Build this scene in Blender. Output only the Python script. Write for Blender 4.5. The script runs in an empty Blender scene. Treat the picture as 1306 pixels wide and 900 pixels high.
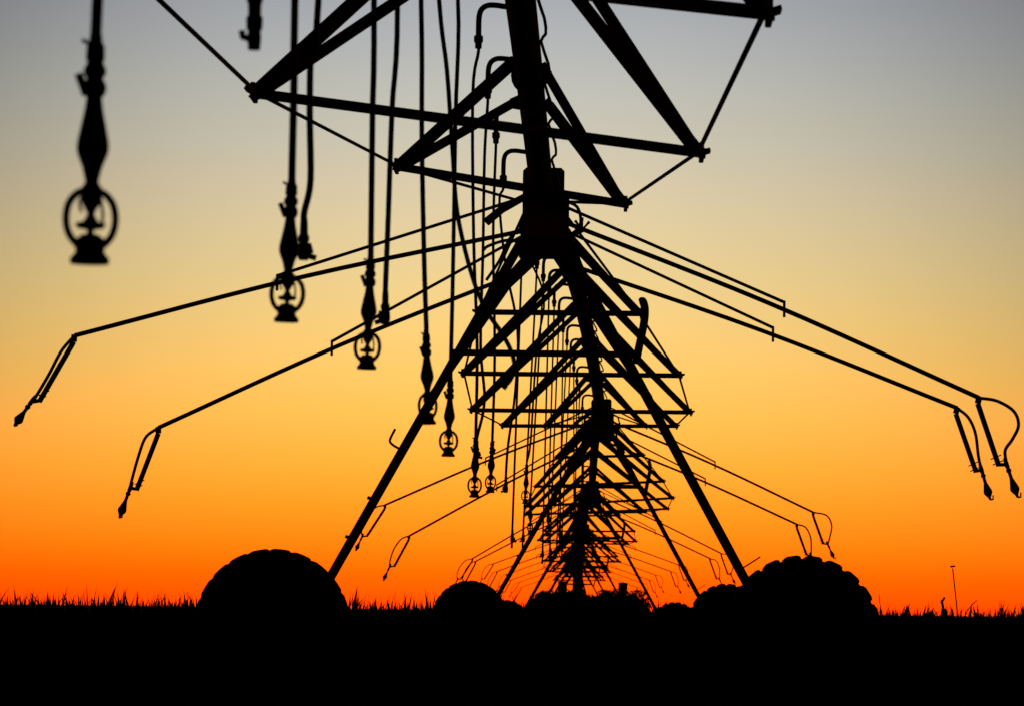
import bpy, math, random
import numpy as np
from mathutils import Vector, Matrix

random.seed(7)
rng = np.random.default_rng(11)
SC = bpy.context.scene
COL = SC.collection
R = math.radians

# ------------------------------------------------------------------ camera
F = 5200.0                      # focal length in photograph pixels (1306 wide)
EYE = 0.96
PITCH = math.atan((775 - 450) / F)
ROLL = R(0.7)
cam_data = bpy.data.cameras.new('camera')
cam = bpy.data.objects.new('camera', cam_data)
COL.objects.link(cam)
cam.matrix_world = (Matrix.Translation((0, 0, EYE)) @ Matrix.Rotation(R(90) + PITCH, 4, 'X')
                    @ Matrix.Rotation(ROLL, 4, 'Z'))
cam_data.sensor_width = 36
cam_data.lens = 36 * F / 1306
cam_data.clip_start = 0.1
cam_data.clip_end = 20000
cam_data.dof.use_dof = True
cam_data.dof.focus_distance = 44
cam_data.dof.aperture_fstop = 9.0
SC.camera = cam
CROT = cam.matrix_world.to_3x3()

# ------------------------------------------------------------------ sky and sun
SUN_AZ = math.atan((657 - 653) / F)          # the sun has set behind the machine
W = bpy.data.worlds.new('World')
SC.world = W
W.use_nodes = True
nt = W.node_tree
nt.nodes.clear()
N = nt.nodes.new
L = nt.links.new


def srgb(c):
    return [((v / 255) / 12.92 if v / 255 <= 0.04045 else ((v / 255 + 0.055) / 1.055) ** 2.4) for v in c]


out = N('ShaderNodeOutputWorld')
bg = N('ShaderNodeBackground')
bgn = N('ShaderNodeBackground')
add = N('ShaderNodeAddShader')
tc = N('ShaderNodeTexCoord')
sep = N('ShaderNodeSeparateXYZ')
L(tc.outputs['Generated'], sep.inputs[0])
mr = N('ShaderNodeMapRange')
mr.inputs['From Min'].default_value = 0.0
mr.inputs['From Max'].default_value = 0.4
L(sep.outputs['Z'], mr.inputs['Value'])
ramp = N('ShaderNodeValToRGB')
ramp.color_ramp.interpolation = 'LINEAR'
# elevation (photograph row above the horizon) -> colour of the afterglow on the sun's meridian
GLOW = [(0, (255, 82, 0), 1.9), (40, (255, 109, 0), 1.85), (80, (255, 138, 15), 1.8), (130, (255, 163, 36), 1.65),
        (180, (255, 182, 58), 1.5), (240, (255, 198, 84), 1.30), (300, (253, 207, 106), 1.14),
        (360, (248, 211, 127), 1.06), (420, (241, 212, 146), 1.01), (480, (231, 209, 160), 1.0),
        (540, (220, 205, 172), 1.0), (600, (206, 200, 180), 1.0), (660, (195, 194, 184), 1.0),
        (720, (182, 184, 184), 1.0), (790, (168, 171, 177), 1.0), (950, (134, 141, 158), 1.0),
        (1300, (92, 104, 132), 1.0), (2000, (50, 60, 92), 1.0)]
el = ramp.color_ramp.elements
while len(el) > 1:
    el.remove(el[0])
for i, (dy, c, g) in enumerate(GLOW):
    p = (dy / math.hypot(F, dy)) / 0.4
    e = el[0] if i == 0 else el.new(p)
    e.position = p
    lc = srgb(c)
    e.color = [lc[0] * g, lc[1], lc[2], 1]
L(mr.outputs['Result'], ramp.inputs['Fac'])
# azimuth away from the sun
at = N('ShaderNodeMath'); at.operation = 'ARCTAN2'
L(sep.outputs['X'], at.inputs[0]); L(sep.outputs['Y'], at.inputs[1])
sb = N('ShaderNodeMath'); sb.operation = 'SUBTRACT'; sb.inputs[1].default_value = SUN_AZ
L(at.outputs[0], sb.inputs[0])
ab = N('ShaderNodeMath'); ab.operation = 'ABSOLUTE'; L(sb.outputs[0], ab.inputs[0])
dv = N('ShaderNodeMath'); dv.operation = 'DIVIDE'; dv.inputs[1].default_value = math.pi; L(ab.outputs[0], dv.inputs[0])
azr = N('ShaderNodeValToRGB'); azr.color_ramp.interpolation = 'LINEAR'
el = azr.color_ramp.elements
while len(el) > 1:
    el.remove(el[0])
for i, (a, v) in enumerate([(0, 1.0), (1, .997), (2, .975), (3, .93), (3.8, .90), (5, .82), (6, .74), (7, .65), (8.5, .51), (12, .32),
                            (20, .14), (40, .03), (90, .003), (180, .001)]):
    e = el[0] if i == 0 else el.new(a / 180)
    e.position = a / 180
    e.color = (v, v * (1 - .0), v, 1)
L(dv.outputs[0], azr.inputs['Fac'])
mul = N('ShaderNodeMix'); mul.data_type = 'RGBA'; mul.blend_type = 'MULTIPLY'; mul.inputs['Factor'].default_value = 1
L(ramp.outputs['Color'], mul.inputs['A'])
# the glow is broad along the horizon and narrower higher up
ex = N('ShaderNodeMath'); ex.operation = 'MULTIPLY_ADD'
ex.inputs[1].default_value = 6.0; ex.inputs[2].default_value = .4
cl = N('ShaderNodeClamp'); cl.inputs['Min'].default_value = 0; cl.inputs['Max'].default_value = .2
L(sep.outputs['Z'], cl.inputs['Value']); L(cl.outputs[0], ex.inputs[0])
pw = N('ShaderNodeMath'); pw.operation = 'POWER'
L(azr.outputs['Color'], pw.inputs[0]); L(ex.outputs[0], pw.inputs[1])
L(pw.outputs[0], mul.inputs['B'])
L(mul.outputs['Result'], bg.inputs['Color'])
bg.inputs['Strength'].default_value = 1.0
# the dim physical dusk sky under the glow
sky = N('ShaderNodeTexSky')
sky.sky_type = 'NISHITA'
sky.sun_disc = False
sky.sun_elevation = R(-1.5)
sky.sun_rotation = SUN_AZ
L(sky.outputs['Color'], bgn.inputs['Color'])
bgn.inputs['Strength'].default_value = 0.003
L(bg.outputs[0], add.inputs[0]); L(bgn.outputs[0], add.inputs[1]); L(add.outputs[0], out.inputs['Surface'])

sun_d = bpy.data.lights.new('sun', 'SUN')
sun_d.energy = 0.02
sun_d.angle = R(3)
sun_d.color = (1, .42, .12)
sun = bpy.data.objects.new('sun', sun_d)
COL.objects.link(sun)
_d = Vector((-math.sin(SUN_AZ), -math.cos(SUN_AZ), -math.sin(R(1.0))))
sun.rotation_euler = _d.to_track_quat('-Z', 'Y').to_euler()
sun.location = (5, 60, 20)

SC.view_settings.view_transform = 'Standard'
SC.view_settings.look = 'None'
SC.view_settings.exposure = 0
SC.view_settings.gamma = 1
SC.view_settings.use_curve_mapping = False
SC.cycles.max_bounces = 4


# ------------------------------------------------------------------ helpers
def P(px, py, d):
    """the world point seen at photograph pixel (px, py), d metres in front (world Y)"""
    v = CROT @ Vector(((px - 653) / F, (450 - py) / F, -1))
    return Vector((0, 0, EYE)) + v * (d / v.y)


def mat(name, base, rough=.6, metal=0, scale=8, var=.35, spec=.3, bump=0.0):
    m = bpy.data.materials.new(name)
    m.use_nodes = True
    t = m.node_tree
    b = t.nodes['Principled BSDF']
    tcn = t.nodes.new('ShaderNodeTexCoord')
    no = t.nodes.new('ShaderNodeTexNoise'); no.inputs['Scale'].default_value = scale; no.inputs['Detail'].default_value = 5
    r = t.nodes.new('ShaderNodeValToRGB')
    r.color_ramp.elements[0].position = .3; r.color_ramp.elements[1].position = .72
    r.color_ramp.elements[0].color = [c * (1 - var) for c in base] + [1]
    r.color_ramp.elements[1].color = [min(1, c * (1 + var)) for c in base] + [1]
    t.links.new(tcn.outputs['Object'], no.inputs['Vector'])
    t.links.new(no.outputs['Fac'], r.inputs['Fac'])
    t.links.new(r.outputs['Color'], b.inputs['Base Color'])
    b.inputs['Roughness'].default_value = rough
    b.inputs['Metallic'].default_value = metal
    b.inputs['Specular IOR Level'].default_value = spec
    if bump:
        bp = t.nodes.new('ShaderNodeBump'); bp.inputs['Strength'].default_value = bump
        t.links.new(no.outputs['Fac'], bp.inputs['Height']); t.links.new(bp.outputs['Normal'], b.inputs['Normal'])
    return m


M_STEEL = mat('weathered_galvanised_steel', (.12, .115, .11), .95, 0, 6, .3, .04, .1)
M_RUST = mat('rusty_steel', (.11, .06, .035), .85, 0, 12, .5, .1, .2)
M_HOSE = mat('black_polyethylene_hose', (.018, .018, .018), .6, 0, 20, .2, .2)
M_PLAST = mat('dark_sprinkler_plastic', (.03, .03, .035), .55, 0, 20, .2, .2)
M_TYRE = mat('dusty_tyre_rubber', (.022, .02, .018), .9, 0, 10, .4, .1, .2)
M_CROP = mat('crop_leaf', (.05, .062, .02), .85, 0, 2.5, .4, .05)
M_SOIL = mat('field_soil', (.075, .05, .032), .95, 0, 1.5, .4, .05, .4)
M_LEAF = mat('shrub_leaf', (.045, .06, .025), .85, 0, 3, .4, .05)
M_PAINT = mat('grey_cabinet_paint', (.22, .22, .21), .7, 0, 4, .2, .2)
M_WOOD = mat('weathered_stake', (.16, .12, .08), .9, 0, 20, .3, .1)


class MB:
    def __init__(s):
        s.v = []; s.f = []; s.sm = []

    def tube(s, pts, r, n=8, caps=True, smooth=True):
        pts = [Vector(p) for p in pts]
        rs = r if isinstance(r, (list, tuple)) else [r] * len(pts)
        k = len(pts)
        tang = []
        for i in range(k):
            a = pts[max(i - 1, 0)]; b = pts[min(i + 1, k - 1)]
            t = (b - a)
            tang.append(t.normalized() if t.length > 1e-9 else Vector((0, 0, 1)))
        ref = Vector((0, 1, 0)) if abs(tang[0].y) < .9 else Vector((0, 0, 1))
        u = (ref - tang[0] * ref.dot(tang[0])).normalized()
        base = len(s.v)
        for i in range(k):
            u = (u - tang[i] * u.dot(tang[i])).normalized()
            w = tang[i].cross(u)
            for j in range(n):
                a = 2 * math.pi * j / n
                s.v.append(pts[i] + (u * math.cos(a) + w * math.sin(a)) * rs[i])
        for i in range(k - 1):
            for j in range(n):
                a = base + i * n + j; b = base + i * n + (j + 1) % n
                s.f.append((a, b, b + n, a + n)); s.sm.append(smooth)
        if caps:
            s.f.append(tuple(base + j for j in reversed(range(n)))); s.sm.append(False)
            s.f.append(tuple(base + (k - 1) * n + j for j in range(n))); s.sm.append(False)
        return s

    def prism(s, p0, p1, prof, up):
        """profile (list of 2-D points, across/up) swept straight from p0 to p1"""
        p0 = Vector(p0); p1 = Vector(p1)
        t = (p1 - p0).normalized()
        up = Vector(up)
        w = (up - t * up.dot(t)).normalized()
        u = t.cross(w)
        n = len(prof); b = len(s.v)
        for p in (p0, p1):
            for (x, y) in prof:
                s.v.append(p + u * x + w * y)
        for j in range(n):
            k = (j + 1) % n
            s.f.append((b + j, b + k, b + n + k, b + n + j)); s.sm.append(False)
        s.f.append(tuple(b + j for j in reversed(range(n)))); s.sm.append(False)
        s.f.append(tuple(b + n + j for j in range(n))); s.sm.append(False)
        return s

    def angle(s, p0, p1, w, up=(0, 0, 1), t=.008):
        h = w / 2
        return s.prism(p0, p1, [(-h, -h), (h, -h), (h, -h + t), (-h + t, -h + t), (-h + t, h), (-h, h)], up)

    def bar(s, p0, p1, w, h, up=(0, 0, 1), ch=.12):
        c = min(w, h) * ch
        a, b = w / 2, h / 2
        return s.prism(p0, p1, [(-a + c, -b), (a - c, -b), (a, -b + c), (a, b - c), (a - c, b), (-a + c, b),
                                (-a, b - c), (-a, -b + c)], up)

    def box(s, c, sx, sy, sz, ch=.06):
        c = Vector(c)
        return s.bar(c - Vector((0, sy / 2, 0)), c + Vector((0, sy / 2, 0)), sx, sz, (0, 0, 1), ch)

    def lathe(s, c, axis, prof, n=16):
        """prof: (along axis, radius)"""
        axis = Vector(axis).normalized(); c = Vector(c)
        ref = Vector((1, 0, 0)) if abs(axis.x) < .9 else Vector((0, 0, 1))
        u = (ref - axis * ref.dot(axis)).normalized(); w = axis.cross(u)
        b = len(s.v)
        for (h, r) in prof:
            for j in range(n):
                a = 2 * math.pi * j / n
                s.v.append(c + axis * h + (u * math.cos(a) + w * math.sin(a)) * max(r, 1e-4))
        for i in range(len(prof) - 1):
            for j in range(n):
                a = b + i * n + j; k = b + i * n + (j + 1) % n
                s.f.append((a, k, k + n, a + n)); s.sm.append(True)
        s.f.append(tuple(b + j for j in reversed(range(n)))); s.sm.append(False)
        s.f.append(tuple(b + (len(prof) - 1) * n + j for j in range(n))); s.sm.append(False)
        return s

    def build(s, name, m, parent=None, loc=None):
        """parent given: vertices are world points and become local to the parent's root"""
        me = bpy.data.meshes.new(name)
        o = bpy.data.objects.new(name, me)
        COL.objects.link(o)
        if parent is not None:
            org = Vector(parent['_w'])
            o.parent = parent
            o['_w'] = list(org)
        else:
            org = Vector(loc) if loc is not None else Vector((0, 0, 0))
            o.location = org
            o['_w'] = list(org)
        me.from_pydata([tuple(v - org) for v in s.v], [], s.f)
        me.polygons.foreach_set('use_smooth', s.sm)
        me.materials.append(m)
        me.update()
        return o


def empty(name, loc):
    o = bpy.data.objects.new(name, None)
    o.empty_display_size = .3
    COL.objects.link(o)
    o.location = loc
    o['_w'] = list(loc)
    return o


def tag(o, label=None, cat=None, group=None, kind=None):
    if label: o['label'] = label
    if cat: o['category'] = cat
    if group: o['group'] = group
    if kind: o['kind'] = kind
    return o


def copy_tree(o, parent=None):
    c = o.copy(); COL.objects.link(c)
    if parent is not None:
        c.parent = parent
    for ch in o.children:
        copy_tree(ch, c)
    return c


def smooth_path(pts, sub=6):
    pts = [Vector(p) for p in pts]
    if len(pts) < 3:
        return pts
    res = []
    q = [pts[0] * 2 - pts[1]] + pts + [pts[-1] * 2 - pts[-2]]
    for i in range(1, len(q) - 2):
        a, b, c, d = q[i - 1], q[i], q[i + 1], q[i + 2]
        for k in range(sub):
            t = k / sub
            res.append(.5 * ((2 * b) + (c - a) * t + (2 * a - 5 * b + 4 * c - d) * t * t + (3 * b - a - 3 * c + d) * t ** 3))
    res.append(pts[-1])
    return res


# ------------------------------------------------------------------ ground
def gz(y):
    """height of the field: level near the viewer, easing downhill towards the pivot"""
    return float(np.interp(y, [-100, 95, 126, 169, 212, 255, 298, 420, 900], [0, 0, -.30, -.74, -.80, -.95, -1.15, -1.8, -2.2]))



g = MB()
gx = [-3000, -600, -150, -60, -30, -12, 0, 12, 30, 60, 150, 600, 3000]
gy = [-60, -20, 0, 10, 20, 35, 50, 80, 95, 126, 169, 212, 255, 298, 350, 420, 600, 900, 1500, 6000]
for y in gy:
    for x in gx:
        g.v.append(Vector((x, y, gz(y))))
for j in range(len(gy) - 1):
    for i in range(len(gx) - 1):
        a = j * len(gx) + i
        g.f.append((a, a + 1, a + 1 + len(gx), a + len(gx))); g.sm.append(True)
tag(g.build('ground', M_SOIL), kind='structure')

# ------------------------------------------------------------------ the machine: axis of towers
PIPE_H = 4.96
PR = .114
TY = [-3.0, 40.0, 83.0, 126.0, 169.0, 212.0, 255.0, 298.0]
TX = [-.75, .285, 1.82, 2.52, 3.08, 3.67, 4.36, 5.10]
TOW = [Vector((x, y, PIPE_H + gz(y))) for x, y in zip(TX, TY)]
ARCH = .54


def axis_pt(i, t):
    """point of the pipe's axis in span i (tower i to tower i+1), t = 0..1"""
    p = TOW[i].lerp(TOW[i + 1], t)
    return p + Vector((0, 0, ARCH * 4 * t * (1 - t)))


def goose_path(p):
    """outlet bend leaving the pipe's left side"""
    a = p + Vector((-PR + .01, 0, .02))
    return smooth_path([a, a + Vector((-.09, 0, .012)), a + Vector((-.15, 0, .008)), a + Vector((-.190, 0, -.02)), a + Vector((-.207, 0, -.07)),
                        a + Vector((-.21, 0, -.15)), a + Vector((-.21, 0, -.24))], 3)


def make_span(i, label, tau, wid, drop, hose_ts, detail=True):
    A, B = TOW[i], TOW[i + 1]
    root = empty('irrigation_span', (A + B) / 2)
    tag(root, label, 'irrigation pipe', 'trussed pipe spans of the irrigation machine')
    t0, t1 = .002, .998
    n = 36
    pipe = MB().tube([axis_pt(i, t0 + (t1 - t0) * k / n) for k in range(n + 1)], PR, 20 if detail else 12).build('pipe', M_STEEL, root)
    ax = (B - A).normalized()
    side = Vector((ax.y, -ax.x, 0)).normalized()
    nodes = []
    ln = (B - A).length
    for k in range(5):
        t = (k + 1) / 6
        c = axis_pt(i, t)
        a = R(tau[k])
        w, h = wid[k], drop[k]
        pr = c + side * (w * math.cos(a) - h * math.sin(a)) + Vector((0, 0, -w * math.sin(a) - h * math.cos(a)))
        pl = c + side * (-w * math.cos(a) - h * math.sin(a)) + Vector((0, 0, w * math.sin(a) - h * math.cos(a)))
        nodes.append((t, pl, pr, a))
        MB().angle(pl - (pr - pl).normalized() * .05, pr + (pr - pl).normalized() * .05, .066).build('spreader', M_STEEL, root)
        fl = MB()
        fl.lathe(c - ax * .03, ax, [(0, PR + .001), (0, PR + .035), (.022, PR + .035), (.022, PR + .001), (.04, PR + .001), (.04, PR + .035), (.062, PR + .035), (.062, PR + .001)], 20)
        fl.build('flange', M_STEEL, pipe)
        dt = .88 / ln
        for sgn, nd in ((-1, pl), (1, pr)):
            sd = side * math.cos(a) * sgn + Vector((0, 0, -math.sin(a) * sgn))
            # gusset plate with bolts at the node
            gp = MB()
            gp.bar(nd - ax * .11 + sd * .02, nd + ax * .11 + sd * .02, .03, .11, (0, 0, 1))
            for q in (-.07, 0, .07):
                gp.tube([nd + ax * q + sd * .03, nd + ax * q + sd * .075 + Vector((0, 0, .02))], .014, 6)
            gp.build('gusset', M_STEEL, root)
            for sy in (-1, 1):
                top = axis_pt(i, t + sy * dt + .35 / ln)
                att = top + sd * (PR + .05) + Vector((0, 0, -.045))
                MB().angle(nd + ax * sy * .03, att + (att - nd).normalized() * .09, .078, ax * sy + Vector((0, 0, .3))).build('truss_strut', M_STEEL, root)
                MB().bar(top + sd * (PR - .01), att + sd * .015, .07, .05, (0, 0, 1)).build('strut_bracket', M_STEEL, pipe)
    # truss rods, tower to node to node to tower
    for sgn in (0, 1):
        s2 = side * (-1 if sgn == 0 else 1)
        chain = [A + ax * .55 + s2 * .2 + Vector((0, 0, -.06))] + [nd[1 + sgn] for nd in nodes] + [B - ax * .55 + s2 * .2 + Vector((0, 0, -.06))]
        for k in range(6):
            MB().tube([chain[k], chain[k + 1]], .0145, 6).build('truss_rod', M_STEEL, root)
    for t in hose_ts:
        p = axis_pt(i, t)
        gm = MB().tube(goose_path(p), .021, 8)
        e = goose_path(p)[-1]
        gm.lathe(e + Vector((0, 0, .03)), (0, 0, -1), [(0, .022), (.01, .034), (.05, .034), (.06, .026), (.1, .024)], 8)
        gm.build('gooseneck', M_STEEL, pipe)
    # a slack cable looping along the right side of the pipe
    if detail:
        pts = []
        for k in range(61):
            t = .02 + .96 * k / 60
            sag = abs(math.sin(k * math.pi / 3.0))
            pts.append(axis_pt(i, t) + side * (PR + .012 + .055 * sag) + Vector((0, 0, -.05 - .07 * sag)))
        MB().tube(smooth_path(pts, 2), .012, 6).build('control_cable', M_HOSE, root)
    return root


def span_t(i, y):
    return (y - TOW[i].y) / (TOW[i + 1].y - TOW[i].y)


H1_D = [8.4, 10.5, 12.7, 14.4, 16.1, 17.8, 19.5, 21.3, 23.2, 29.8, 32.2, 34.6, 37.1]
make_span(0, 'twisted truss pipe passing overhead, nearest the viewer, in front of the first tower', (2, 3.6, 5.7, 7.1, 8.8),
          (.93, 1.41, 1.54, 1.41, .92), (.88, 1.43, 1.67, 1.43, .90), [span_t(0, d) for d in H1_D])
H2_D = [43.5, 46.0, 48.8, 51.6, 54.4, 57.2, 60, 62.8, 65.6, 68.4, 71.2, 74, 76.8, 79.8]
WID = (.93, 1.435, 1.64, 1.45, .93)
DRP = (.88, 1.36, 1.56, 1.40, .9)
make_span(1, 'truss pipe running from the nearest tower back to the second tower', (0, 0, 0, -.5, -.5), WID, DRP,
          [span_t(1, d) for d in H2_D])
names = ['truss pipe running from the second tower to the third tower',
         'truss pipe running from the third tower to the fourth tower',
         'far truss pipe between the fourth tower and the fifth tower',
         'far truss pipe between the fifth tower and the sixth tower',
         'farthest truss pipe, joining the sixth tower to the pivot post']
H_REL = [3.5 + 2.85 * k for k in range(14)]
for i in range(2, 7):
    make_span(i, names[i - 2], (-2, -3, -4, -3, -1.5) if i == 2 else (-1, -.5, 0, .5, 1), (.95, 1.52, 1.88, 1.94, 1.5) if i == 2 else (.93, 1.55, 1.76, 1.6, .95),
              (.88, 1.4, 1.66, 1.62, 1.25) if i == 2 else DRP, [h / 43.0 for h in H_REL], False)


# ------------------------------------------------------------------ drive towers
def tyre_mesh(c, lug, chunky=False):
    """rubber tyre about the Y axis with chunky cross lugs"""
    m = MB()
    Ro, w = .778 - lug, .16
    prof = [(-w * .8, .42), (-w, .5), (-w * 1.05, .60), (-w * .98, Ro - .05), (-w * .8, Ro - .012), (-w * .4, Ro), (w * .4, Ro),
            (w * .8, Ro - .012), (w * .98, Ro - .05), (w * 1.05, .60), (w, .5), (w * .8, .42)]
    m.lathe(c, (0, 1, 0), prof, 56)
    nl = 22
    for k in range(nl):
        for sg in (-1, 1):
            a = 2 * math.pi * (k + (.0 if sg < 0 or chunky else .28)) / nl
            b = len(m.v)
            q1 = .25 if chunky else 1
            rows = [(0.0, Ro, .0), (sg * w * .9, Ro - .02, .10 * q1), (sg * w * 1.08, Ro - .13, .14 * q1)]
            wd = .092 if chunky else .066
            tw = (.86, .52) if chunky else (.86, .5)
            for (yy, rr, sk) in rows:
                for (da, dr) in ((-wd, -.02), (-wd * tw[0], lug * .68), (-wd * tw[1], lug), (wd * tw[1], lug), (wd * tw[0], lug * .68), (wd, -.02)):
                    an = a + sk + da / rr
                    rad = rr + dr
                    m.v.append(Vector(c) + Vector((math.cos(an) * rad, yy, math.sin(an) * rad)))
            for rI in range(2):
                for j in range(6):
                    q = b + rI * 6 + j; q2 = b + rI * 6 + (j + 1) % 6
                    m.f.append((q, q2, q2 + 6, q + 6) if sg > 0 else (q + 6, q2 + 6, q2, q)); m.sm.append(False)
            for e in (0, 2):
                m.f.append(tuple(b + e * 6 + j for j in range(6))); m.sm.append(False)
    return m


def boom(root, att, end, sup_top, hit, drop, hose, tip, size=.021):
    """sprinkler boom: pipe from the tower out to `end`, a support strut above it, a drop pipe, hose and nozzle"""
    att, end = Vector(att), Vector(end)
    mid = att.lerp(end, .5) + Vector((0, 0, .012 * (end - att).length))
    bp = MB().tube(smooth_path([att, mid, end], 6), size * 1.1, 10)
    out_dir = (end - att).normalized()
    b = bp.build('boom_pipe', M_STEEL, root)
    h = att.lerp(end, hit) + Vector((0, 0, .025 + .04 * hit * (1 - hit) * (end - att).length * .3))
    sp = MB().tube([Vector(sup_top), h + Vector((0, 0, .085)), ], .016, 8)
    sp.bar(h + Vector((0, 0, .10)), h + Vector((0, 0, -.06)), .025, .025, (0, 1, 0))
    sp.build('support_strut', M_STEEL, b)
    d = [Vector(p) for p in drop]
    dp = MB().tube([end + Vector((0, 0, .01)), d[0]], .03, 8).tube([d[0], d[1]], .026, 8)
    tv = (d[1] - d[0]).normalized()
    tip = Vector(tip)
    hp = [Vector(p) for p in hose]
    dp.bar(d[1] - tv * .015, hp[-1], .03, .035, tv)
    for q in (.86, .95):
        pq = d[0].lerp(d[1], q)
        dp.tube([pq + Vector((-.05, 0, -.02)), pq + Vector((.05, 0, .025))], .006, 5)
    dp.build('drop_pipe', M_STEEL, b)
    MB().tube(smooth_path([end] + hp, 6), .0160, 8).build('supply_hose', M_HOSE, b)
    s0 = hp[-1]
    ln = (tip - s0).length
    nz = MB()
    nz.lathe(s0 - (tip - s0).normalized() * .07, tip - s0,
             [(0, .016), (.05, .022), (.10, .022), (.11, .016), (.12, .026), (.14, .026), (.15, .017), (.07 + ln * .42, .018),
              (.07 + ln * .55, .030), (.07 + ln * .72, .046), (.07 + ln * .78, .044), (.07 + ln * .92, .016), (.07 + ln, .012)], 12)
    nz.tube([tip, tip + Vector((.035, 0, .01))], .01, 6)
    nz.tube([tip - (tip - s0) * .02 + Vector((.03, 0, .01)), tip + Vector((.03, 0, .05))], .008, 6)
    nz.build('nozzle', M_PLAST, b)
    return b


def make_tower(i, label, lug_l, lug_r, booms):
    T = TOW[i]
    x0, y0 = T.x, T.y
    zg = gz(T.y)
    root = empty('drive_tower', (x0, y0, zg))
    tag(root, label, 'irrigation tower', 'wheeled towers of the irrigation machine')
    Q = lambda x, y, z: Vector((x0 + x, y0 + y, zg + z))
    zt = PIPE_H
    # legs
    for sx in (-1, 1):
        MB().bar(Q(sx * .20, -.55, zt - .44), Q(sx * 2.31, -.07, .74), .09, .09, (0, 1, 0)).build('leg', M_STEEL, root)
        MB().bar(Q(sx * .205, .60, zt - .35), Q(sx * 2.315, .09, .74), .075, .075, (0, 1, 0)).build('leg', M_STEEL, root)
        MB().bar(Q(sx * .04, .2, zt - .38), Q(sx * 1.06, -.28, 3.02), .07, .07, (0, 1, 0)).build('leg_brace', M_STEEL, root)
    # horizontal braces
    MB().bar(Q(-.87, -.46, 3.43), Q(.87, -.46, 3.43), .06, .062, (0, 0, 1)).build('cross_brace', M_STEEL, root)
    MB().angle(Q(-.80, .42, 3.485), Q(.80, .42, 3.485), .055, (0, 0, 1)).build('cross_brace', M_STEEL, root)
    # base beam, drive shaft, motor
    MB().bar(Q(-2.62, 0, .72), Q(2.62, 0, .72), .15, .15).build('base_beam', M_STEEL, root)
    MB().tube([Q(-2.3, -.16, .66), Q(2.3, -.16, .66)], .022, 8).build('drive_shaft', M_STEEL, root)
    mm = MB().box(Q(0, -.2, .70), .30, .22, .24)
    mm.lathe(Q(0, -.2, .82), (0, 0, 1), [(0, .1), (.2, .1), (.24, .07)], 14)
    mm.build('drive_motor', M_STEEL, root)
    for sx, lug in ((-1, lug_l), (1, lug_r)):
        c = Q(sx * 2.62, .36, .742)
        hub = MB().lathe(c - Vector((0, .06, 0)), (0, 1, 0), [(0, .12), (.05, .15), (.10, .12), (.14, .06)], 18)
        for k in range(5):
            a = 2 * math.pi * k / 5 + .45
            u = Vector((math.cos(a), 0, math.sin(a)))
            hub.bar(c + u * .1, c + u * .40, .15, .02, (0, 1, 0))
        wh = hub.build('wheel', M_STEEL, root)
        if i == 1:
            wh['label'] = 'wheel with shallow worn tread' if sx < 0 else 'wheel with deep chunky lugs'
        MB().lathe(c - Vector((0, .15, 0)), (0, 1, 0), [(0, .44), (.02, .46), (.04, .40), (.26, .40), (.28, .46), (.30, .44), (.28, .385), (.02, .385), (0, .44)], 40).build('rim', M_STEEL, wh)
        tyre_mesh(c, lug, sx > 0).build('tyre', M_TYRE, wh)
        gb = MB().box(Q(sx * 2.62, .08, .72), .30, .26, .32, .2)
        gb.build('gearbox', M_STEEL, root)
    # collar, joint and control box at the top
    cb = MB().box(Q(0, -.62, zt + .02), .40, .62, .42, .08)
    cb.build('pipe_collar', M_STEEL, root)
    jb = MB()
    jb.lathe(Q(0, -.4, zt), (0, 1, 0), [(0, .15), (.02, .20), (.1, .20), (.14, .16), (.5, .165), (.54, .2), (.62, .2), (.66, .14)], 20)
    jb.build('pipe_joint', M_STEEL, root)
    MB().box(Q(.03, -.72, zt - .24), .44, .30, .40, .06).build('control_box', M_PAINT, root)
    MB().box(Q(.02, -.50, zt - .52), .50, .4, .16, .1).build('saddle_plate', M_STEEL, root)
    # stub drain pipe on the left, valve with a three-pronged handle on the right
    MB().tube([Q(-.16, -.7, zt - .02), Q(-.40, -.75, zt - .16), Q(-.55, -.78, zt - .29)], [.035, .04, .043], 10).build('drain_pipe', M_STEEL, root)
    vm = MB().tube([Q(.26, -.6, zt - .40), Q(.38, -.65, zt - .34)], .028, 8)
    for dx, dz in ((-.07, .09), (0, .12), (.07, .08)):
        vm.tube([Q(.38, -.65, zt - .34), Q(.38 + dx * .6, -.65, zt - .34 + dz * .6), Q(.38 + dx, -.65, zt - .34 + dz)], [.012, .012, .017], 6)
    vm.build('valve', M_STEEL, root)
    # small hoses that feed the booms
    for pts in ([(-.12, -.6, -.12), (-.22, -.7, -.3), (-.18, -.75, -.52), (-.3, -.78, -.62)],
                [(.18, -.6, -.05), (.33, -.65, -.12), (.36, -.7, -.3), (.24, -.75, -.42)],
                [(-.14, -.5, -.5), (-.32, -.55, -.44), (-.52, -.6, -.5), (-.58, -.6, -.55)],
                [(-.1, .4, -.18), (-.3, .5, -.3), (-.42, .5, -.55), (-.55, .5, -.75)],
                [(.14, .4, -.2), (.3, .5, -.35), (.4, .5, -.6), (.52, .5, -.8)]):
        MB().tube(smooth_path([Q(a, b, zt + c) for a, b, c in pts], 5), .016, 7).build('feed_hose', M_HOSE, root)
    # bent conduit down the right-hand legs
    cpath = smooth_path([Q(.945, -.46, zt - .985), Q(.985, -.46, zt - 1.02), Q(1.003, -.46, zt - 1.11), Q(.99, -.46, zt - 1.25), Q(.95, -.45, zt - 1.45), Q(.92, -.44, zt - 1.62)], 4)
    MB().tube(cpath, [.041 * min(1, .35 + .25 * k) for k in range(len(cpath))], 10).build('conduit', M_STEEL, root)
    # hook and bolts on the outer leg
    k = MB()
    def on_leg(sx, z):
        t = (zt - .44 - z) / (zt - .44 - .74)
        return Q(sx * (.20 + t * (2.31 - .20)), -.55 + t * .48, z)
    p = on_leg(-1, 2.48)
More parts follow.
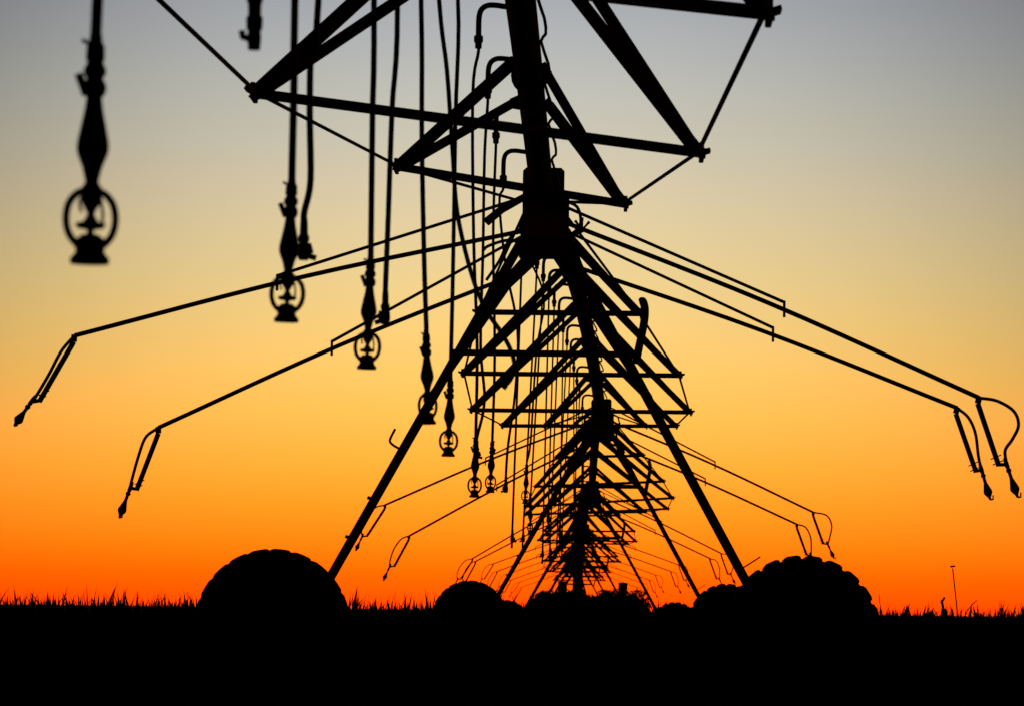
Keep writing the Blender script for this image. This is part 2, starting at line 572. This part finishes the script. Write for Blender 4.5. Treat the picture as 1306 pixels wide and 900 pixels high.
    k.tube(smooth_path([p, p + Vector((-.085, 0, .045)), p + Vector((-.125, 0, .085)), p + Vector((-.115, 0, .13)), p + Vector((-.075, 0, .21))], 3), .014, 6)
    k.build('hook', M_STEEL, root)
    for z in (2.0, 1.62):
        p = on_leg(-1, z)
        MB().bar(p, p + Vector((-.072, 0, .02)), .035, .045, (0, 1, 0), .3).build('bolt', M_STEEL, root)
    k = MB()
    p = on_leg(1, 1.36)
    k.tube([p, p + Vector((.2, 0, .13))], .008, 5)
    k.build('peg', M_STEEL, root)
    for bm in booms(Q):
        boom(root, **bm)
    return root


def booms_first(Q):
    a, b = 39.2, 41.6
    return [
        dict(att=P(676, 293, a), end=P(95, 428, a - .2), sup_top=P(652, 257, a), hit=.557,
             drop=[P(94, 436, a - .2), P(50, 512, a - .25)],
             hose=[P(78, 448, a - .2), P(62, 478, a - .2), P(44, 508, a - .2), P(40, 512, a - .25)], tip=P(18, 543, a - .25)),
        dict(att=P(668, 346, b), end=P(202, 545, b + .2), sup_top=P(672, 298, b), hit=.525,
             drop=[P(202, 552, b + .2), P(174, 625, b + .2)],
             hose=[P(186, 557, b + .2), P(177, 580, b + .2), P(168, 612, b + .2), P(166, 622, b + .2)], tip=P(152, 660, b + .2)),
        dict(att=P(716, 282, a), end=P(1249, 507, a - .2), sup_top=P(714, 261, a), hit=.535,
             drop=[P(1247, 514, a - .2), P(1274, 594, a - .2)],
             hose=[P(1272, 511, a - .2), P(1293, 524, a - .2), P(1299, 542, a - .2), P(1291, 560, a - .2), P(1282, 574, a - .2), P(1284, 592, a - .2)],
             tip=P(1298, 634, a - .2)),
        dict(att=P(722, 336, b), end=P(1221, 520, b + .2), sup_top=P(716, 292, b), hit=.528,
             drop=[P(1219, 527, b + .2), P(1245, 602, b + .2)],
             hose=[P(1235, 532, b + .2), P(1244, 552, b + .2), P(1248, 582, b + .2), P(1252, 599, b + .2)], tip=P(1263, 637, b + .2)),
    ]


def booms_set(l1, l2, r1, r2, top=(-.2, -.55)):
    """four booms given by the (x, z below the pipe) of their outer ends: left pair, right pair"""
    def fn(Q):
        z = PIPE_H
        res = []
        for (ex, ez), y, low, bulge in ((l1, -.9, .36, .10), (l2, 1.2, .30, .05), (r1, -.9, .21, .17), (r2, 1.2, .21, .08)):
            s = 1 if ex > 0 else -1
            a = top[0] if y < 0 else top[1]
            e = lambda dx, dz: Q(ex + s * dx, y, z + ez + dz)
            res.append(dict(att=Q(s * .15, y, z + a), end=e(0, 0), sup_top=Q(s * .2, y, z + a + .25), hit=.52,
                            drop=[e(0, -.07), e(low, -.64)],
                            hose=[e(.10 + bulge, -.06), e(low * .5 + .10 + bulge, -.26), e(low + .06 + bulge * .4, -.5), e(low + .09, -.64)],
                            tip=e(low + .22, -.93)))
        return res
    return fn


make_tower(1, 'large near tower on two wheels with long drooping sprinkler booms', .014, .036, booms_first)
make_tower(2, 'second tower back, standing framed between the legs of the near tower', .022, .034, booms_set((-4.34, -1.96), (-3.9, -2.54), (4.28, -2.0), (4.1, -2.2)))
make_tower(3, 'third tower back, its legs narrower inside the second tower', .022, .034, booms_set((-3.66, -2.2), (-3.58, -2.26), (3.97, -1.95), (3.73, -2.08)))
far4 = make_tower(4, 'fourth tower back, small in the dense tangle at the centre', .022, .034, booms_set((-3.76, -1.45), (-3.6, -1.74), (3.9, -1.4), (3.66, -1.65)))
tl = {5: 'fifth tower back, tiny and almost lost in the tangle', 6: 'sixth and farthest tower, just before the pivot post'}
for i in range(5, 7):
    c = copy_tree(far4)
    c.location = (TOW[i].x, TOW[i].y, gz(TOW[i].y))
    c['label'] = tl[i]

# pivot post at the far end
pv = empty('pivot_post', (TOW[7].x, TOW[7].y, gz(TOW[7].y)))
tag(pv, 'dark upright pivot post at the far end of the pipe line', 'pivot post')
c = Vector((TOW[7].x, TOW[7].y, gz(TOW[7].y)))
MB().tube([c + Vector((0, .4, 0)), c + Vector((0, .4, 4.9)), c + Vector((0, .2, 5.1)), c + Vector((0, -.3, 5.0))], [.3, .3, .25, .16], 16).build('riser_pipe', M_STEEL, pv)
for sx in (-1, 1):
    for sy in (-1, 1):
        MB().angle(c + Vector((sx * 1.3, .4 + sy * 1.3, 0)), c + Vector((sx * .2, .4 + sy * .2, 4.4)), .13, (0, 1, 0), .02).build('leg', M_STEEL, pv)
MB().box(c + Vector((.05, -.2, 2.2)), .75, .35, 1.3).build('control_panel', M_PAINT, pv)


# ------------------------------------------------------------------ drop hoses
def sprinkler_parts(root, bot, turn=0.0, s=1.0, up=(0, 0, 1)):
    """coupler, regulator and caged sprinkler whose lowest point is `bot`; returns the point where the hose enters"""
    b = Vector(bot)
    up = Vector(up).normalized()
    ct, st = math.cos(turn), math.sin(turn)
    X = Vector((ct, st, 0)); X = (X - up * X.dot(up)).normalized(); Y = up.cross(X)
    Z = lambda z, x=0, y=0: b + up * (z * s) + X * (x * s) + Y * (y * s)
    def lat(prof, n=14):
        return MB().lathe(b, up, [(z * s, r * s) for z, r in prof], n)
    cage = MB()
    for sg in (-1, 1):
        cage.tube(smooth_path([Z(.142, sg * .010), Z(.138, sg * .027), Z(.118, sg * .044), Z(.088, sg * .0495), Z(.06, sg * .044),
                               Z(.042, sg * .031), Z(.034, sg * .02)], 4), .0074 * s, 8)
    cg = cage.build('sprinkler_cage', M_PLAST, root)
    nz = lat([(.16, .013), (.148, .021), (.13, .021), (.115, .017), (.108, .012), (.098, .007)])
    nz.tube([Z(.13, .02, .004), Z(.10, .025, .004), Z(.078, .024, .004)], .0035 * s, 6)
    nz.tube([Z(.13, -.02, -.004), Z(.118, -.025, -.004), Z(.10, -.02, -.004)], .0035 * s, 6)
    nz.build('nozzle', M_PLAST, cg)
    dp = lat([(.066, .006), (.070, .026), (.079, .031), (.084, .014), (.10, .006)])
    dp.tube([Z(.075), Z(.04)], .007 * s, 8)
    dp.build('deflector_plate', M_PLAST, cg)
    lat([(0, .038), (.011, .039), (.017, .033), (.024, .0285), (.030, .029), (.038, .032), (.048, .029), (.058, .016)], 18).build('end_cap', M_PLAST, cg)
    lat([(.150, .013), (.165, .014), (.19, .020), (.212, .029), (.222, .0315), (.232, .032), (.243, .0305), (.27, .025), (.30, .019), (.318, .0165), (.33, .015)]).build('regulator', M_PLAST, root)
    cp = lat([(.325, .014), (.332, .021), (.345, .024), (.357, .021), (.361, .017), (.366, .017), (.371, .022), (.384, .022), (.390, .018),
              (.396, .016), (.402, .019), (.428, .018), (.435, .0135), (.45, .0125)])
    cp.bar(Z(.330, -.016), Z(.372, -.033), .016 * s, .018 * s, (0, 1, 0))
    cp.bar(Z(.43, -.008), Z(.438, -.028), .008 * s, .006 * s, (0, 1, 0))
    cp.build('coupler', M_PLAST, root)
    return Z(.44)


def stub_parts(root, bot, turn=0.0):
    b = Vector(bot)
    up = Vector((0, 0, 1))
    sg = 1 if turn >= 0 else -1
    c = MB().lathe(b, up, [(0, .016), (.012, .021), (.03, .023), (.055, .021), (.062, .016), (.07, .02), (.085, .02), (.092, .015), (.13, .014), (.15, .0125)], 12)
    c.bar(b + Vector((0, 0, .02)), b + Vector((sg * .045, 0, .008)), .02, .022, (0, 1, 0))
    c.tube([b + Vector((sg * .018, 0, .06)), b + Vector((sg * .028, 0, .025))], .010, 6)
    c.build('end_fitting', M_PLAST, root)
    return b + Vector((0, 0, .14))


def drop(label, span, d, pix, kind, turn=0.0, group=None, bot=None):
    """pix: pixels of the hose's path from top to bottom (last = lowest point of the fitting)"""
    top = goose_path(axis_pt(span, span_t(span, d)))[-1] + Vector((0, 0, -.02))
    root = empty('drop_hose', top)
    tag(root, label, 'sprinkler hose', group)
    pts = [P(x, y, d) for x, y in pix] if pix else []
    low = pts[-1] if pts else Vector(bot)
    if kind == 'sprinkler':
        up = Vector((0, 0, 1))
        if len(pts) > 2:
            up = pts[-2] - low if pts[-2].z < low.z + .7 else Vector(((pts[-2] - low).x * .25, 0, .5))
        e = sprinkler_parts(root, low, turn, 1.06 if d < 9 else 1.0, up)
    elif kind == 'bare':
        MB().tube([low + (pts[-2] - low) * .5 + Vector((-.012, 0, .02)), low, low + (low - pts[-2]) * .18], [.015, .018, .015], 8).build('end_fitting', M_PLAST, root)
        e = low
    elif kind == 'plain':
        c = MB().lathe(low, (0, 0, 1), [(0, .016), (.03, .0185), (.05, .017), (.055, .021), (.085, .022), (.09, .017), (.12, .018), (.13, .022), (.15, .021), (.17, .014), (.2, .013)], 12)
        c.tube([low + Vector((-.01, 0, .028)), low + Vector((-.03, 0, .034)), low + Vector((-.032, 0, .05))], .0095, 7)
        c.build('end_fitting', M_PLAST, root)
        e = low + Vector((0, 0, .19))
    else:
        e = stub_parts(root, low, turn)
    mid = [p for p in pts[:-1] if e.z + .12 < p.z < top.z - .15]
    path = [top, top + Vector((0, 0, -.08))] + mid + [e + Vector((0, 0, .03)), e + Vector((0, 0, -.02))]
    if kind == 'bare':
        path = [top, top + Vector((0, 0, -.08))] + [p for p in pts if p.z < top.z - .15]
    MB().tube(smooth_path(path, 5), .0122, 9).build('hose', M_HOSE, root)
    return root


HG = 'hoses hanging from the overhead pipe'
drop('big blurred drop hose with caged sprinkler, alone at the far left', 0, H1_D[0], [(129, 0), (127, 25), (122, 62), (114, 337)], 'sprinkler', .35, HG)
drop('short hose end with bare fitting at the top edge, without sprinkler', 0, H1_D[1], [(325, 0), (324, 64)], 'plain', -1, HG)
drop('thick straight drop hose whose caged sprinkler crosses the upper left boom', 0, H1_D[2], [(376, 0), (375, 100), (373, 210), (365, 411)], 'sprinkler', .1, HG)
drop('curved hose ending in a bare fitting beside the second caged sprinkler', 0, H1_D[3], [(406, 0), (397, 60), (395, 140), (396, 230), (391, 300), (387, 332)], 'stub', 1, HG)
drop('drop hose whose caged sprinkler crosses the lower left boom', 0, H1_D[4], [(477, 0), (475, 150), (473, 325), (467.5, 471)], 'sprinkler', -.2, HG)
drop('hose with bare fitting ending just right of the sprinkler on the lower boom', 0, H1_D[5], [(507, 0), (500, 140), (495, 280), (491, 414)], 'stub', -1, HG)
drop('drop hose whose caged sprinkler is half hidden by the left tower leg', 0, H1_D[6], [(537, 0), (538, 180), (541, 333), (543, 400), (546, 541)], 'sprinkler', .6, HG)
drop('slack slanting hose that bends right behind the left tower leg', 0, H1_D[7], [(560, 0), (570, 90), (577, 190), (583, 270), (600, 345), (618, 392), (640, 425), (652, 448), (656, 466), (652, 482), (643, 493)], 'bare', -1, HG)
drop('drop hose with a clear caged sprinkler just right of the left tower leg', 0, H1_D[8], [(584, 0), (581, 150), (578, 330), (575, 470), (571.5, 582)], 'sprinkler', .15, HG)
drop('thin drop hose with the left one of two neighbouring small sprinklers', 0, H1_D[9], [(603, 120), (604, 300), (608.5, 440), (607, 550), (605, 634)], 'sprinkler', -.3, HG)
drop('slack hose bowing out beside the left small sprinkler, ending on it', 0, H1_D[10], [(618, 200), (616, 320), (613, 440), (618, 510), (613, 550), (608, 585)], 'stub', 1, HG)
drop('thin drop hose with the right one of two neighbouring small sprinklers', 0, H1_D[11], [(629, 300), (631, 450), (628.5, 550), (625, 628)], 'sprinkler', 2.6, HG)
drop('thin wavy hose ending bare over the second tower left boom', 0, H1_D[12], [(637, 260), (645, 340), (660, 420), (657, 500), (648, 567), (645, 628)], 'stub', -1, HG)
HG2 = 'hoses hanging behind the near tower'
drop('drop hose with a small sprinkler at the left end of the second truss', 1, H2_D[1], [(694, 380), (684, 450), (677, 560), (670, 642)], 'sprinkler', .4, HG2)
for k, d in enumerate(H2_D):
    if k == 1:
        continue
    tp = goose_path(axis_pt(1, span_t(1, d)))[-1]
    low = Vector((tp.x + random.uniform(-.14, .08), tp.y, EYE + .78 + random.uniform(-.12, .12) + (.15 if k % 2 else 0)))
    drop('thin dark drop hose hanging between the near tower and the second tower', 1, d, None, 'sprinkler' if k % 2 else 'stub', random.uniform(-1, 1), HG2, low)
# the far hoses are single strokes in the photograph: one mesh each
far_lab = {2: 'tiny drop hose hanging between the second tower and the third tower', 3: 'tiny drop hose hanging between the third tower and the fourth tower',
           4: 'hairline drop hose hanging between the fourth tower and the fifth tower', 5: 'hairline drop hose hanging between the fifth tower and the sixth tower',
           6: 'hairline drop hose hanging between the sixth tower and the pivot post'}
for i in range(2, 7):
    proto = None
    for k, h in enumerate(H_REL):
        tp = goose_path(axis_pt(i, h / 43.0))[-1]
        lz = EYE + .8 + random.uniform(-.1, .1) + gz(tp.y)
        if proto is None:
            m = MB()
            ln = tp.z - lz
            m.tube([tp, tp + Vector((-.03, 0, -ln * .5)), tp + Vector((-.05, 0, -ln + .38))], .0125, 6)
            m.lathe(tp + Vector((-.05, 0, -ln + .4)), (0, 0, -1), [(0, .014), (.1, .018), (.2, .032), (.26, .014), (.3, .04), (.36, .04), (.40, .03)], 8)
            proto = m.build('drop_hose', M_HOSE, None, tp)
            o = proto
        else:
            o = proto.copy(); COL.objects.link(o)
            o.location = tp
            o.rotation_euler = (0, R(random.uniform(-1.5, 1.5)), 0)
        tag(o, far_lab[i], 'sprinkler hose', far_lab[i].replace('tiny drop hose', 'hoses').replace('hairline drop hose', 'hoses'))


# ------------------------------------------------------------------ crop
def crop_mesh():
    V = []; Fc = []
    def blades(x, y, h, lean, az, w, segs=4, z0=0.0, pw=2.2):
        n = len(x)
        base = sum(len(a) for a in V)
        t = np.linspace(0, 1, segs + 1)
        ca, sa = np.cos(az), np.sin(az)
        arr = np.zeros((n, segs + 1, 2, 3))
        for k, tt in enumerate(t):
            out = lean * tt ** 2
            zz = z0 + h * (tt - .12 * (lean / np.maximum(h, .1)) * tt ** 3)
            wd = w * (1 - tt ** pw) + .0008
            for s, sg in enumerate((-1, 1)):
                arr[:, k, s, 0] = x + ca * out - sa * wd * sg * .5
                arr[:, k, s, 1] = y + sa * out + ca * wd * sg * .5
                arr[:, k, s, 2] = zz
        V.append(arr.reshape(-1, 3))
        idx = base + np.arange(n)[:, None] * (2 * (segs + 1))
        for k in range(segs):
            a = idx + 2 * k
            Fc.append(np.concatenate([a, a + 1, a + 3, a + 2], axis=1))
    def zone(y0, y1, half0, dens, nb, w, hfun):
        area = (y1 - y0) * 2 * (half0 + .14 * (y0 + y1) / 2)
        n = int(area * dens)
        y = rng.uniform(y0, y1, n)
        x = rng.uniform(-1, 1, n) * (half0 + .14 * y)
        for b in range(nb):
            m = len(x)
            clump = .5 + .5 * np.sin(x * 2.1 + np.sin(y * 1.3) * 2) * np.sin(y * 1.7 + x * .6)
            h = hfun(x, y) * (1 - .3 * rng.random(m) ** 1.5) * (.94 + .06 * clump)
            blades(x + rng.normal(0, .035, m), y + rng.normal(0, .035, m), h, np.abs(rng.normal(.0, .12, m)) + .03,
                   rng.uniform(0, 2 * math.pi, m), w * rng.uniform(.6, 1.2, m))
    def h_near(x, y):
        return np.where(y < 22, .80 + .005 * y, .93) - np.clip((x - 1.5) * .004, 0, .05)
    zone(4.5, 52, 5, 26, 6, .016, h_near)
    zone(52, 130, 5, 4, 5, .03, lambda x, y: .93 + 0 * x)
    zone(130, 340, 6, .9, 5, .07, lambda x, y: .95 + 0 * x)
    # taller leaves standing over the canopy
    n = 3000
    y = rng.uniform(25, 50, n); x = rng.uniform(-1, 1, n) * (1.5 + .13 * y)
    patch = .5 + .5 * np.sin(x * 5.1 + 2 * np.sin(y * .7)) * np.sin(x * 2.3 + y * .4)
    ex = .01 + (.05 + .10 * patch) * rng.random(n) ** 1.5 * np.where(x < .3, 1.1, .8)
    z0 = rng.uniform(.72, .86, n)
    blades(x, y, .965 + ex - z0, np.abs(rng.normal(0, .07, n)) + .015, rng.uniform(0, 6.28, n), rng.uniform(.016, .042, n), 6, z0, 1.5)
    blades(x, y, z0 + .03, np.full(n, .002), rng.uniform(0, 6.28, n), np.full(n, .012), 2)
    # a few thin seed stalks
    n = 60
    y = rng.uniform(28, 44, n); x = rng.uniform(-1, 1, n) * (1.5 + .13 * y)
    blades(x, y, .98 + .16 * rng.random(n), np.abs(rng.normal(0, .04, n)), rng.uniform(0, 6.28, n), np.full(n, .012), 4)
    v = np.concatenate(V).astype(np.float32)
    v[:, 2] += np.interp(v[:, 1], [-100, 95, 126, 169, 212, 255, 298, 420], [0, 0, -.30, -.74, -.80, -.95, -1.15, -1.8])
    f = np.concatenate(Fc).astype(np.int32)
    me = bpy.data.meshes.new('crop_field')
    me.vertices.add(len(v)); me.vertices.foreach_set('co', v.ravel())
    me.loops.add(f.size); me.loops.foreach_set('vertex_index', f.ravel())
    me.polygons.add(len(f))
    me.polygons.foreach_set('loop_start', np.arange(len(f), dtype=np.int32) * 4)
    me.polygons.foreach_set('loop_total', np.full(len(f), 4, np.int32))
    me.update(calc_edges=True)
    me.materials.append(M_CROP)
    o = bpy.data.objects.new('crop_field', me)
    COL.objects.link(o)
    return o


tag(crop_mesh(), 'dark field of leafy knee to waist high crop under the machine', 'crop', kind='stuff')


# ------------------------------------------------------------------ shrubs and small things on the skyline
def shrub(px, py, wpx, d, label, group=None):
    """px, py: top of the shrub in the photograph; wpx: its width"""
    top = P(px, py, d)
    zb = gz(top.y); h = top.z - zb; w = wpx * d / F
    root = empty('shrub', (top.x, top.y, zb))
    tag(root, label, 'shrub', group)
    st = MB()
    for k in range(6):
        a = 2 * math.pi * k / 6 + random.random()
        st.tube([root.location, root.location + Vector((math.cos(a) * w * .15, math.sin(a) * w * .1, h * .45)),
                 root.location + Vector((math.cos(a) * w * .32, math.sin(a) * w * .2, h * .8))], [.05, .03, .012], 6)
    st.build('stem', M_WOOD, root)
    n = 11000
    m = MB()
    lobes = [(random.uniform(-.35, .35) * w, random.uniform(-.3, .3) * w, random.uniform(.35, .8) * h, random.uniform(.16, .3) * w) for _ in range(11)]
    lobes += [(0, 0, h * .72, h * .26), (-.2 * w, 0, h * .4, h * .36), (.2 * w, 0, h * .4, h * .36)]
    for k in range(n):
        lx, ly, lz, lr = random.choice(lobes)
        v = Vector((random.gauss(0, 1), random.gauss(0, 1), random.gauss(0, 1))).normalized() * lr * random.random() ** .45
        c = root.location + Vector((lx, ly, lz)) + v
        if c.z < zb + .03 or c.z > zb + h * 1.03:
            continue
        s = random.uniform(.07, .16)
        u = Vector((random.gauss(0, 1), random.gauss(0, 1), random.gauss(0, 1))).normalized()
        t = u.orthogonal().normalized()
        b = len(m.v)
        m.v += [c - u * s, c + t * s * .45, c + u * s, c - t * s * .45]
        m.f.append((b, b + 1, b + 2, b + 3)); m.sm.append(False)
    m.build('foliage', M_LEAF, root)
    return root


SG = 'shrubs at the foot of the far end'
shrub(703, 750, 40, 276, 'low rounded shrub left of the far pivot post, leftmost of its row', SG)
shrub(737, 749, 60, 282, 'low dense shrub directly before the far pivot post', SG)
shrub(772, 749, 60, 288, 'low rounded shrub just right of the far pivot post', SG)
shrub(812, 749, 30, 240, 'small spiky shrub right of the right dark cabinet', SG)

for (px, py, wpx, d, lab) in ((717.5, 740, 11.5, 268, 'dark upright cabinet on the skyline left of the pivot post'),
                              (794.5, 742, 11.5, 268, 'dark upright cabinet on the skyline right of the pivot post')):
    top = P(px, py, d)
    w = wpx * d / F
    zb = gz(top.y)
    root = empty('cabinet', (top.x, top.y, zb))
    tag(root, lab, 'cabinet', 'cabinets on the skyline')
    MB().box(Vector((top.x, top.y, (top.z + zb) / 2 + .06)), w, w * .8, top.z - zb - .22).build('housing', M_PAINT, root)
    MB().box(Vector((top.x, top.y, top.z - .045)), w * 1.08, w * .9, .05).build('lid', M_PAINT, root)
    MB().box(Vector((top.x, top.y, zb + .1)), w * 1.1, w, .19).build('plinth', M_SOIL, root)


def stake(pix, d, r, label, name='field_stake'):
    pts = [P(x, y, d) for x, y in pix]
    b = pts[0].copy(); b.z = 0
    m = MB().tube([b] + pts, r, 7)
    o = m.build(name, M_WOOD, None, b)
    tag(o, label, 'stake', 'thin stakes in the crop at right')
    return o


stk = stake([(1221, 780), (1215, 724)], 60, .010, 'tall thin leaning stake with a tiny flag at its top, right side')
fm = MB().bar(P(1212, 722, 60), P(1218, 721.4, 60), .02, .03)
fm.build('flag', M_WOOD, stk)
stake([(1231, 782), (1240, 770), (1246, 765)], 48, .006, 'short bent stalk leaning right beside the tall leaning stake')
stake([(1123, 776), (1121, 757)], 46, .005, 'short thin upright stalk just right of the big right tyre')
sp = P(1203, 776, 42)
sr = empty('soil_sensor', (sp.x, sp.y, 0))
tag(sr, 'small boxy sensor post with a tilted head among the crop at right', 'sensor post')
MB().tube([Vector((sp.x, sp.y, 0)), sp, P(1201, 764, 42)], .014, 7).build('post', M_STEEL, sr)
MB().box(P(1203.5, 781, 42), .045, .05, .09).build('housing', M_PAINT, sr)
MB().bar(P(1200, 769, 42), P(1205, 761, 42), .022, .02, (0, 1, 0)).build('head', M_PAINT, sr)

# drop the builder's own bookkeeping
for o in bpy.data.objects:
    if '_w' in o:
        del o['_w']
